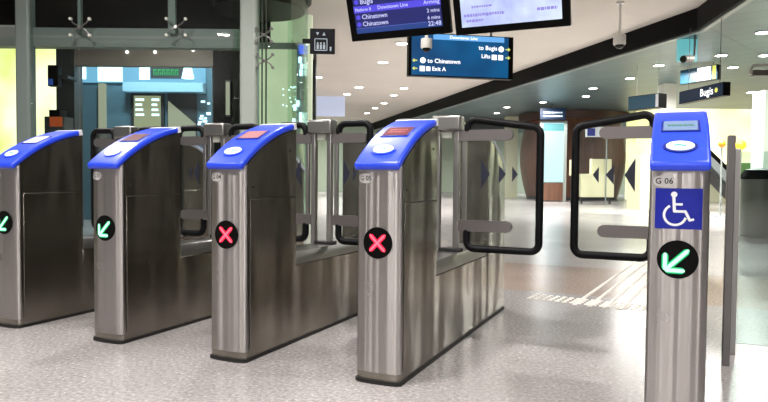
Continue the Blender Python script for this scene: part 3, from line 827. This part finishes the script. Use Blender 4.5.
# ---------------------------------------------------------------- blue direction sign
DG = 9.0
pl_, pr_ = at(408.5, 76.5, DG), at(513, 78.5, DG+.28)
dv = pr_-pl_; rz = math.atan2(dv.y, dv.x); wS = math.hypot(dv.x, dv.y); hS = .60
t = empty('direction_sign', (pl_+pr_)/2, rz); tag(t, 'wide blue lit direction sign below the hanging screens', 'sign')
MB().box((-wS/2, 0, 0), (wS/2, .12, hS)).build('casing', M['black'], t, .006)
fc = MB().box((-wS/2+.04, -.004, .015), (wS/2-.075, .001, hS-.02)).build('face', M['sign_face'], t)
def SL(body, size, x, z, al='LEFT', mt='sign_text', f=fc):
    lettering(body, size, lambda a, b: (a+x, -.009, b+z), M[mt], f, al)
k = wS/104.5
def sx(x): return (x-460.5)*k
def sz(y): return (77.5-y)*k
MB().box((sx(432), -.007, sz(42.5)), (sx(503), -.0045, sz(37.5))).build('line_bar', M['sign_bar'], fc)
SL('Downtown Line', .062, sx(462), sz(40), 'CENTER')
def arrow(cx, cz, s, dr, parent):
    mb = MB(); mb.prism(bar(cx-s*dr, cz, cx+s*.6*dr, cz, s*.42), 1, -.009, -.0045)
    mb.prism([(cx+s*dr, cz), (cx+s*.1*dr, cz+s*.8), (cx+s*.1*dr, cz-s*.8)], 1, -.009, -.0045)
    return mb.build('arrow', M['sign_yellow'], parent)
arrow(sx(414), sz(63), .035, -1, fc); arrow(sx(414), sz(70.5), .035, -1, fc)
arrow(sx(507), sz(49), .035, 1, fc); arrow(sx(507), sz(57), .035, 1, fc)
def icon_disc(x, y, r): MB().prism(circle(sx(x), sz(y), r, n=20), 1, -.009, -.0045).build('icon', M['sign_text'], fc)
def icon_sq(x, y, s): MB().box((sx(x)-s, -.009, sz(y)-s), (sx(x)+s, -.0045, sz(y)+s)).build('icon', M['sign_text'], fc)
icon_disc(422, 62.7, .04); icon_disc(500, 49, .04)
SL('to Chinatown', .085, sx(426.5), sz(63)); SL('to Bugis', .085, sx(496), sz(48.5), 'RIGHT')
icon_sq(421.5, 70.5, .036); icon_sq(427.3, 70.5, .03); SL('Exit A', .08, sx(431), sz(70.5))
SL('Lifts', .08, sx(489), sz(56.5), 'RIGHT'); icon_sq(493, 57, .036); icon_sq(499.5, 57, .036)
for x in (-.35, .45): MB().tube([(x, .06, hS), (x, .06, ZL-t.location.z)], .018, 8).build('hanger', M['post_dark'], t)

# ---------------------------------------------------------------- CCTV
def dome_camera(x, y, d, r, label):
    p = at(x, y, d); t = empty('dome_camera', p); tag(t, label, 'security camera', 'hanging dome cameras')
    MB().lathe([(r*.5, r*1.32), (r*.96, r*1.22), (r, r*1.1), (r, -r*.25), (r*.9, -r*.42)], 24).build('housing', M['camera_white'], t)
    MB().lathe([(r*.72, -r*.40), (r*.70, -r*.62), (r*.5, -r*.9), (r*.2, -r*1.05), (.004, -r*1.08)], 24).build('lens_dome', M['lens'], t)
    MB().tube([(0, 0, r*1.4), (0, 0, ZL-p.z)], .022, 10).build('rod', M['camera_white'], t)
    MB().lathe([(.07, ZL-p.z-.03), (.07, ZL-p.z)], 16).build('ceiling_plate', M['camera_white'], t)
dome_camera(426.5, 46, 8.4, .075, 'white dome camera hanging in front of the blue direction sign')
dome_camera(619.5, 42.5, 12.6, .118, 'white dome camera on a long rod against the black bulkhead')
DQ = 13.3
p = at(686, 59, DQ); t = empty('bullet_camera', p, YAW); tag(t, 'grey bullet camera on a bracket under the grey-green ceiling', 'security camera')
MB().tube([(-.10, -.10, -.02), (.15, .08, .02)], .075, 16).build('body', M['mid_grey'], t)
MB().tube([(-.1005, -.1005, -.0201), (-.125, -.118, -.024)], .062, 16).build('lens', M['lens'], t)
MB().tube([(.08, .06, .01), (.2, .1, .06), (.22, .1, .12), (.22, .1, ZR-p.z)], .022, 8).build('bracket', M['post_dark'], t)
q = at(687, 48, DQ+.5); t = empty('cyan_box', (q.x, q.y, ZR), YAW); tag(t, 'pale cyan box fixed to the ceiling behind the bullet camera', 'light box')  # cyan box of unknown kind
MB().box((-.2, -.05, -.47), (.2, .05, 0)).build('casing', M['panel_cyan'], t, .004)  # plain box with an even cyan emission
# ---------------------------------------------------------------- right-hand signs
def hung_sign(xl, yl0, yl1, dl, xr, yr0, yr1, dr, name, label, material, thick=.14):
    a = at(xl, yl0, dl); b = at(xr, yr0, dr); zb = (a.z+b.z)/2; dv = b-a; w = math.hypot(dv.x, dv.y)
    hgt = ((yl0-yl1)*dl+(yr0-yr1)*dr)/2/FPX
    t = empty(name, ((a.x+b.x)/2, (a.y+b.y)/2, zb), math.atan2(dv.y, dv.x)); tag(t, label, 'sign')
    MB().box((-w/2, 0, 0), (w/2, thick, hgt)).build('casing', M['black'], t, .004)
    f = MB().box((-w/2+.01, -.004, .015), (w/2-.01, .0, hgt-.015)).build('face', material, t)
    for x in (-w*.35, w*.35): MB().tube([(x, thick/2, hgt), (x, thick/2, ZR-zb)], .006, 8).build('hanger', M['post_dark'], t)
    return t, f, w, hgt
t, f, w, hgt = hung_sign(679, 103, 91, 13.0, 723, 97, 83, 11.6, 'overhead_sign', 'dark navy hanging sign with white lettering and yellow dot', M['sign_dark'])
lettering('Bugis', hgt*.8, lambda a, b: (a+w*.30, -.006, b+hgt*.5), M['sign_text'], f, 'RIGHT')
MB().prism(circle(w*.36, hgt*.5, hgt*.18, n=14), 1, -.007, -.0041).build('dot', M['sign_yellow'], f)
t, f, w, hgt = hung_sign(628, 112, 97, 17.0, 659, 106, 93, 16.2, 'overhead_sign', 'plain teal hanging sign seen side-on left of the pale column', M['sign_teal'], .3)
vb = MB().box((w/2-.10, -.008, .02), (w/2-.02, -.0045, hgt-.02)).build('white_strip', M['sign_white'], f)
t, f, w, hgt = hung_sign(680, 85, 70, 17.2, 717, 79, 65, 16.2, 'overhead_sign', 'teal hanging sign with white lit end panel and yellow stripe', M['sign_teal'])
MB().box((-w*.02, -.008, .02), (w*.34, -.0045, hgt-.02)).build('white_panel', M['sign_text'], f)
MB().box((w*.38, -.008, .02), (w*.47, -.0045, hgt-.02)).build('yellow_stripe', M['sign_yellow'], f)

# ---------------------------------------------------------------- kiosk far behind the flaps
DK = 28.0
ku, kr = px(571, DK+2.0), 2.15
t = empty('wooden_kiosk', L(ku, DK+2.0, 0)); tag(t, 'round barrel-shaped brown wooden kiosk far behind the gates', 'kiosk')
prof = []
for k in range(17):
    q = k/16; z = .12+q*3.6; prof.append((kr*(.93+.17*math.sin(PI*(q*.9+.05))), z))
MB().lathe(prof, 48).build('body', M['wood'], t)
MB().lathe([(kr*.95, 0), (kr*.95, .12)], 48).build('plinth', M['dark_grey'], t)
MB().lathe([(kr*1.12, 3.55), (kr*1.15, 3.88)], 48).build('fascia_ring', M['wood_dark'], t)
DP = 26.0
t = empty('light_box_stand', L(px(552, DP), DP, 0)); tag(t, 'tall standing lit cyan-white poster panel in front of the wooden kiosk', 'poster panel')
vbox('poster', px(541, DP), px(562, DP), DP-.12, DP-.081, pz(551, 182, DP), pz(551, 123, DP), M['panel_lit'], t)
vbox('poster_band', px(541, DP), px(562, DP), DP-.125, DP-.1205, pz(551, 131, DP), pz(551, 124, DP), M['panel_cyan'], t)
vbox('frame', px(538, DP), px(541, DP), DP-.14, DP, 0, pz(551, 121, DP), M['trim_grey'], t)
vbox('frame', px(562, DP), px(565, DP), DP-.14, DP, 0, pz(551, 121, DP), M['trim_grey'], t)
vbox('base_panel', px(541, DP), px(562, DP), DP-.1, DP, .05, pz(551, 183, DP), M['wood'], t)
vbox('back_board', px(541, DP), px(562, DP), DP-.08, DP, pz(551, 183, DP), pz(551, 121, DP), M['trim_grey'], t)
t = empty('header_sign', L(px(549, DP), DP-.3, pz(549, 119, DP))); tag(t, 'small dark navy sign hanging above the lit poster panel', 'sign')
vbox('panel', px(537, DP), px(562, DP), DP-.3, DP-.2, pz(549, 120, DP), pz(549, 109, DP), M['sign_dark'], t)
hd = MB(); rnd = random.Random(2)
for row in (.27, .13):
    x = -.35
    while x < .35: q = rnd.uniform(.03, .09); hd.box((x, -.006, row-.028), (x+q, 0, row+.028)); x += q+.02
ho = hd.build('lettering', M['lift_print'], t); ho.rotation_euler = (0, 0, YAW); ho.location = L(px(549, DP), DP-.303, pz(549, 120, DP))-t.location
MB().tube([(0, 0, .4), (0, 0, ZR-t.location.z)], .02, 8).build('hanger', M['post_dark'], t)
DC = 24.0
t = empty('service_counter', L(px(596, DC), DC, 0)); tag(t, 'cream service counter with raised back on castors beside the wooden kiosk', 'counter')
vbox('front_board', px(578, DC), px(611, DC), DC-.3, DC, pz(596, 197, DC), pz(596, 174, DC), M['cream'], t, .01)
vbox('raised_back', px(591, DC), px(611, DC), DC-.0+.001, DC+.25, pz(596, 197, DC), pz(596, 159, DC), M['cream'], t, .01)
vbox('side_shelf', px(569.5, DC), px(577.5, DC), DC-.1, DC+.1, pz(596, 176, DC), pz(596, 160, DC), M['cream'], t, .01)
for x in (571, 581, 609): vbox('leg', px(x-.8, DC), px(x+.8, DC), DC-.1, DC-.03, 0, pz(596, 176 if x < 575 else 197, DC), M['dark_grey'], t)
t = empty('pole_sign', L(px(601, DC), DC-.5, 0)); tag(t, 'white pole sign with a blue square standing at the cream counter', 'sign')
MB().tube([(0, 0, 0), (0, 0, pz(601, 127, DC-.5))], .025, 8).build('pole', M['trim_grey'], t)
vbox('board', px(580, DC), px(600.6, DC), DC-.55, DC-.5, pz(590, 137, DC-.5), pz(590, 127, DC-.5), M['sign_white'], t)
vbox('blue_square', px(581.5, DC), px(589, DC), DC-.56, DC-.551, pz(590, 136, DC-.5), pz(590, 128.5, DC-.5), M['sign_blue'], t)
struct(vbox('column', px(505, 31), px(517, 31), 31, 31.5, 0, ZR, M['cream_wall']))
struct(vbox('column', px(662, 20), px(674, 20), 20, 20.4, 0, ZR, M['white_paint']))
struct(vbox('column', px(628, 30), px(636, 30), 30, 30.4, 0, ZR, M['warm_lit']))
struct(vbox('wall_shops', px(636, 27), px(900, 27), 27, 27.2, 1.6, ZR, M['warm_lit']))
struct(vbox('wall_shops_lower', px(636, 27.2), px(900, 27.2), 27.21, 27.4, 0, 1.6, M['cream_wall']))
struct(vbox('column', px(762, 15), px(800, 15), 15, 15.5, 0, pz(765, 90, 15), M['far_wall']))
struct(vbox('trim_5', px(452, 33), px(504, 33), 33, 33.2, 3.25, ZR, M['dark_grey']))
struct(vbox('window_8', px(316, 27.5), px(344, 27.5), 27.5, 27.7, pz(330, 116, 27.5), ZL, glow('bluish_glow', rgb(205, 212, 235), .8)))  # glowing panel added for the bluish glow under the far ceiling
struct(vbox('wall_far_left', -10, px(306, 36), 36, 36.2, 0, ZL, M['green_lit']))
# escalator far right
DE = 19.0
t = empty('escalator', L(px(730, DE), DE, 0)); tag(t, 'far escalator with slanting dark handrails behind the glass fence', 'escalator')
for y in (0, .9):
    A = L(px(705, DE), DE+y, pz(705, 160, DE))-t.location; B = L(px(752, DE), DE+y, .1)-t.location
    MB().hexa([A, B, B+F0*.12, A+F0*.12], [A+Vector((0, 0, .32)), B+Vector((0, 0, .42)), B+F0*.12+Vector((0, 0, .42)), A+F0*.12+Vector((0, 0, .32))]).build('balustrade', M['trim_grey'], t)
    MB().tube([A+Vector((0, 0, .34)), B+Vector((0, 0, .46)), B+rgt*.3+Vector((0, 0, .42)), B+rgt*.38+Vector((0, 0, .2))], .06, 8).build('handrail', M['black'], t)
A = L(px(700, DE), DE+.12, pz(705, 158, DE))-t.location; B = L(px(752, DE), DE+.12, .02)-t.location
MB().hexa([A, B, B+F0*.78, A+F0*.78], [A+Vector((0, 0, .1)), B+Vector((0, 0, .1)), B+F0*.78+Vector((0, 0, .1)), A+F0*.78+Vector((0, 0, .1))]).build('steps', M['dark_grey'], t)
vbox('landing', px(640, DE), px(700, DE), DE, DE+1.02, 0, pz(705, 158, DE)+.1, M['cream'], t)
vbox('planter', px(738, 22), px(753, 22), 22, 22.5, 0, pz(745, 163, 22), M['leaf'])
tag(bpy.data.objects['planter'], 'low green box beyond the escalator at right', 'planter')
# litter bin
DB = 10.2
t = empty('litter_bin', L(px(769, DB), DB+.28, 0)); tag(t, 'grey round-topped litter bin cut by the right picture edge', 'bin')
MB().lathe([(.26, .0), (.27, .03), (.27, .93)], 32).build('body', M['bin'], t)
MB().lathe([(.272, .931), (.275, 1.0), (.22, 1.08), (.08, 1.11)], 32).build('lid', M['black'], t)
# hanging tube luminaire top right
p = at(762, 69, 11); t = empty('pipe_loop', p, YAW); tag(t, 'pale bent pipe hanging under the ceiling at the right edge', 'pipe')
MB().tube([(-.19, 0, -.10), (-.19, 0, 0), (-.15, 0, .06), (.4, 0, .08), (.8, 0, .1)], .03, 10).build('pipe', M['white_paint'], t)
MB().tube([(.6, 0, .09), (.6, 0, ZR-p.z)], .015, 8).build('hanger', M['white_paint'], t)
MB().box((-.16, -.06, -.12), (.8, .06, -.02)).build('duct', M['mid_grey'], t, .01)

# ---------------------------------------------------------------- glass fence right of the last gate
pf1 = at_z(725, 364.5, 0); pf2 = at_z(731, 354, 0)
t = empty('glass_fence', pf1); tag(t, 'glass fence with twin steel posts right of the wheelchair gate', 'fence')
MB().box((-.016, -.03, 0), (.018, .03, 1.12)).build('post', M['post_dark'], t, .004)
q = pf2-pf1
MB().box((q.x-.016, q.y-.02, 0), (q.x+.018, q.y+.02, 1.065)).build('post', M['post_grey'], t, .004)
MB().box((q.x+.02, q.y-.006, .06), (q.x+1.7, q.y+.006, 1.05)).build('glass_panel', M['fence_glass'], t)
for x in (.35, 1.3): MB().box((q.x+x, q.y-.03, 0), (q.x+x+.08, q.y+.03, .08)).build('floor_clamp', M['post_grey'], t, .004)
# two glowing globes far behind
for x, y, mk, lb in ((722, 144, 'orange', 'orange glowing globe lamp left of the fence post'), (741, 145, 'yellow', 'yellow glowing globe lamp right of the fence post')):
    p = at(x, y, 16); t = empty('globe_lamp', (p.x, p.y, 0)); tag(t, lb, 'lamp', 'coloured globe lamps')
    r = .085 if mk == 'orange' else .12
    MB().lathe([(r*math.sin(PI*k/10)+.001, p.z-r*math.cos(PI*k/10)) for k in range(11)], 20).build('globe', M[mk], t)
    MB().tube([(0, 0, 0), (0, 0, p.z-r+.01)], .02, 8).build('pole', M['trim_grey'], t)
    MB().lathe([(.12, 0), (.12, .02), (.03, .03)], 16).build('foot', M['trim_grey'], t)

# ---------------------------------------------------------------- tactile paving
A0, A1 = at_z(574, 305, 0), at_z(641, 258, 0)
dt = (A1-A0); dt.z = 0; dt.normalize(); nt = Vector((dt.y, -dt.x, 0))
for i in range(4):
    o0 = A0+nt*(i*.105); ln = 3.0
    mb = MB().hexa([Vector((0, 0, 0))-nt*.016, Vector((0, 0, 0))+nt*.016, dt*ln+nt*.016, dt*ln-nt*.016],
                   [Vector((0, 0, .005))-nt*.012, Vector((0, 0, .005))+nt*.012, dt*ln+nt*.012+Vector((0, 0, .005)), dt*ln-nt*.012+Vector((0, 0, .005))])
    o = mb.build('tactile_strip', M['tactile']); o.location = (o0.x, o0.y, 0)
    tag(o, ('leftmost', 'second from left', 'third from left', 'rightmost')[i]+' of four parallel pale guide strips on the floor beyond the flaps', 'tactile strip', 'raised guide strips')
stud = None
B0, B1 = at_z(530, 296, 0), at_z(648, 309, 0)
db = (B1-B0); db.z = 0; lb = db.length; db.normalize(); nb = Vector((-db.y, db.x, 0))
for r in range(4):
    for k in range(16):
        q = B0+db*(lb*(k+.5)/16)+nb*(r*.062-.09)
        if stud is None:
            stud = MB().lathe([(.020, 0), (.018, .004), (.012, .006)], 10).build('tactile_stud', M['tactile']); o = stud
            tag(o, 'small pale round stud in the warning band on the floor', 'tactile stud', 'studs of the warning band')
        else:
            o = stud.copy(); COL.objects.link(o)
        o.location = (q.x, q.y, 0)

# ---------------------------------------------------------------- ceiling lights
proto = {}
def downlight(P, r, label, group, z):
    key = (round(r, 3), group)
    if key not in proto:
        t = empty('ceiling_light', (P.x, P.y, z)); tag(t, label, 'ceiling light', group)
        ringm = MB(); n = 24; vs = []; fs = []
        for k in range(n):
            c, s = math.cos(2*PI*k/n), math.sin(2*PI*k/n)
            vs += [(r*.86*c, r*.86*s, -.02), (r*c, r*s, -.02), (r*c, r*s, 0), (r*.86*c, r*.86*s, 0)]
        for k in range(n):
            p, q = 4*k, 4*((k+1) % n)
            for i in range(4): fs.append((p+i, p+(i+1) % 4, q+(i+1) % 4, q+i))
        ringm.add(vs, fs).build('trim_ring', M['lamp_ring'], t)
        MB().lathe([(r*.85, -.014), (r*.85, -.002)], 24).build('diffuser', M['lamp'], t)
        proto[key] = t; return
    src = proto[key]; c = src.copy(); COL.objects.link(c); c.location = (P.x, P.y, z)
    for ch in list(src.children):
        d = ch.copy(); COL.objects.link(d); d.parent = c
left_px = [(318, 77), (359, 87), (383, 62), (404, 88), (394, 95), (384, 103), (375, 108), (402, 43), (347, 94), (340, 102), (332, 109), (367, 113)]
right_px = [(630, 78), (659, 65), (721, 55), (733, 67), (763, 32), (765, 55), (751, 92), (593, 88), (586, 96), (543, 102), (507, 107), (497, 113)]
for x, y in left_px: downlight(at_z(x, y, ZL), .17, 'unseen round light added in the pale ceiling above the screens', 'lights in the pale ceiling', ZL)
for x, y in right_px: downlight(at_z(x, y, ZR), .15, 'round recessed light in the grey-green ceiling right of the bulkhead', 'lights in the grey-green ceiling', ZR)
LIGHTS = []
# unseen lamps of the same kind added overhead and behind the photographer
for u in (-3.9, -.9, 2.6):
    for d in (-6.4, -2.2, 2.2):
        P = L(u, d)
        downlight(P, .17, 'unseen round light added in the pale ceiling above the screens', 'lights in the pale ceiling', ZL)
        LIGHTS.append((P, ZL))
def lamp(P, z, power, size, color=(1, .97, .93), spread=PI*.9):
    ld = bpy.data.lights.new('lamp', 'AREA'); ld.shape = 'DISK'; ld.size = size; ld.energy = power; ld.color = color; ld.spread = spread
    o = bpy.data.objects.new('lamp', ld); COL.objects.link(o); o.location = (P.x, P.y, z-.03)
for u in (-6.5, -2.6, 1.4):
    for d in (-10.5, -15, -20): P = L(u, d); downlight(P, .17, 'unseen round light added in the pale ceiling above the screens', 'lights in the pale ceiling', ZL); LIGHTS.append((P, ZL))
LIGHTS.append((L(-.9, 6.4), ZL)); LIGHTS.append((L(-3.9, 6.2), ZL))  # two unseen lights added to brighten the dome camera, screens and columns
for q_, z in LIGHTS[-2:]: downlight(q_, .17, 'unseen round light added in the pale ceiling above the screens', 'lights in the pale ceiling', ZL)
for P, z in LIGHTS: lamp(P, z, 112, .28)
for x, y in ((383, 62), (402, 43), (359, 87), (394, 95)): lamp(at_z(x, y, ZL), ZL, 330, .3)
for x, y in ((630, 78), (659, 65), (721, 55), (763, 32), (751, 92), (543, 102)): lamp(at_z(x, y, ZR), ZR, 300, .3)

for u_, z_ in ((-3, ZL), (2, ZL), (9, ZR), (15, ZR)): lamp(L(u_, 37), z_, 420, .3)  # added fill lights without fittings, brighten the far walls
for u_, d_, e_ in ((px(120, 12), 12, 48), (px(185, 12), 12, 48)): lamp(L(u_, d_), 3.79, e_, .3, (.75, .92, 1))  # added lobby fill lights that brighten the shopfront
for x, y in ((127, 52), (155, 52), (193, 50)):
    p = at(x, y, 10.98); o = MB().lathe([(.001, -.03), (.026, -.015), (.026, .015), (.001, .03)], 12).build('spot_lamp', M['white_light']); o.location = p
    tag(o, 'tiny bright spot lamp on the brown bulkhead above the shopfront', 'lamp', 'spot lamps on the bulkhead')
wl = bpy.data.lights.new('soffit_fill', 'AREA'); wl.size = .6; wl.energy = 22; wl.color = (1, .93, .88)  # added fill light under the beam, brightens the brown soffit
wo = bpy.data.objects.new('soffit_fill', wl); COL.objects.link(wo); wo.location = L(px(140, 9.3), 9.32, 2.66); wo.rotation_euler = (math.radians(100), 0, YAW)
# ---------------------------------------------------------------- world and view
wd = bpy.data.worlds.new('world'); SC.world = wd; wd.use_nodes = True
wd.node_tree.nodes['Background'].inputs[0].default_value = (.95, 1, .98, 1)
wd.node_tree.nodes['Background'].inputs[1].default_value = .26
SC.view_settings.view_transform = 'Standard'; SC.view_settings.look = 'None'
SC.view_settings.exposure = 0.; SC.view_settings.gamma = 1; SC.view_settings.use_curve_mapping = False
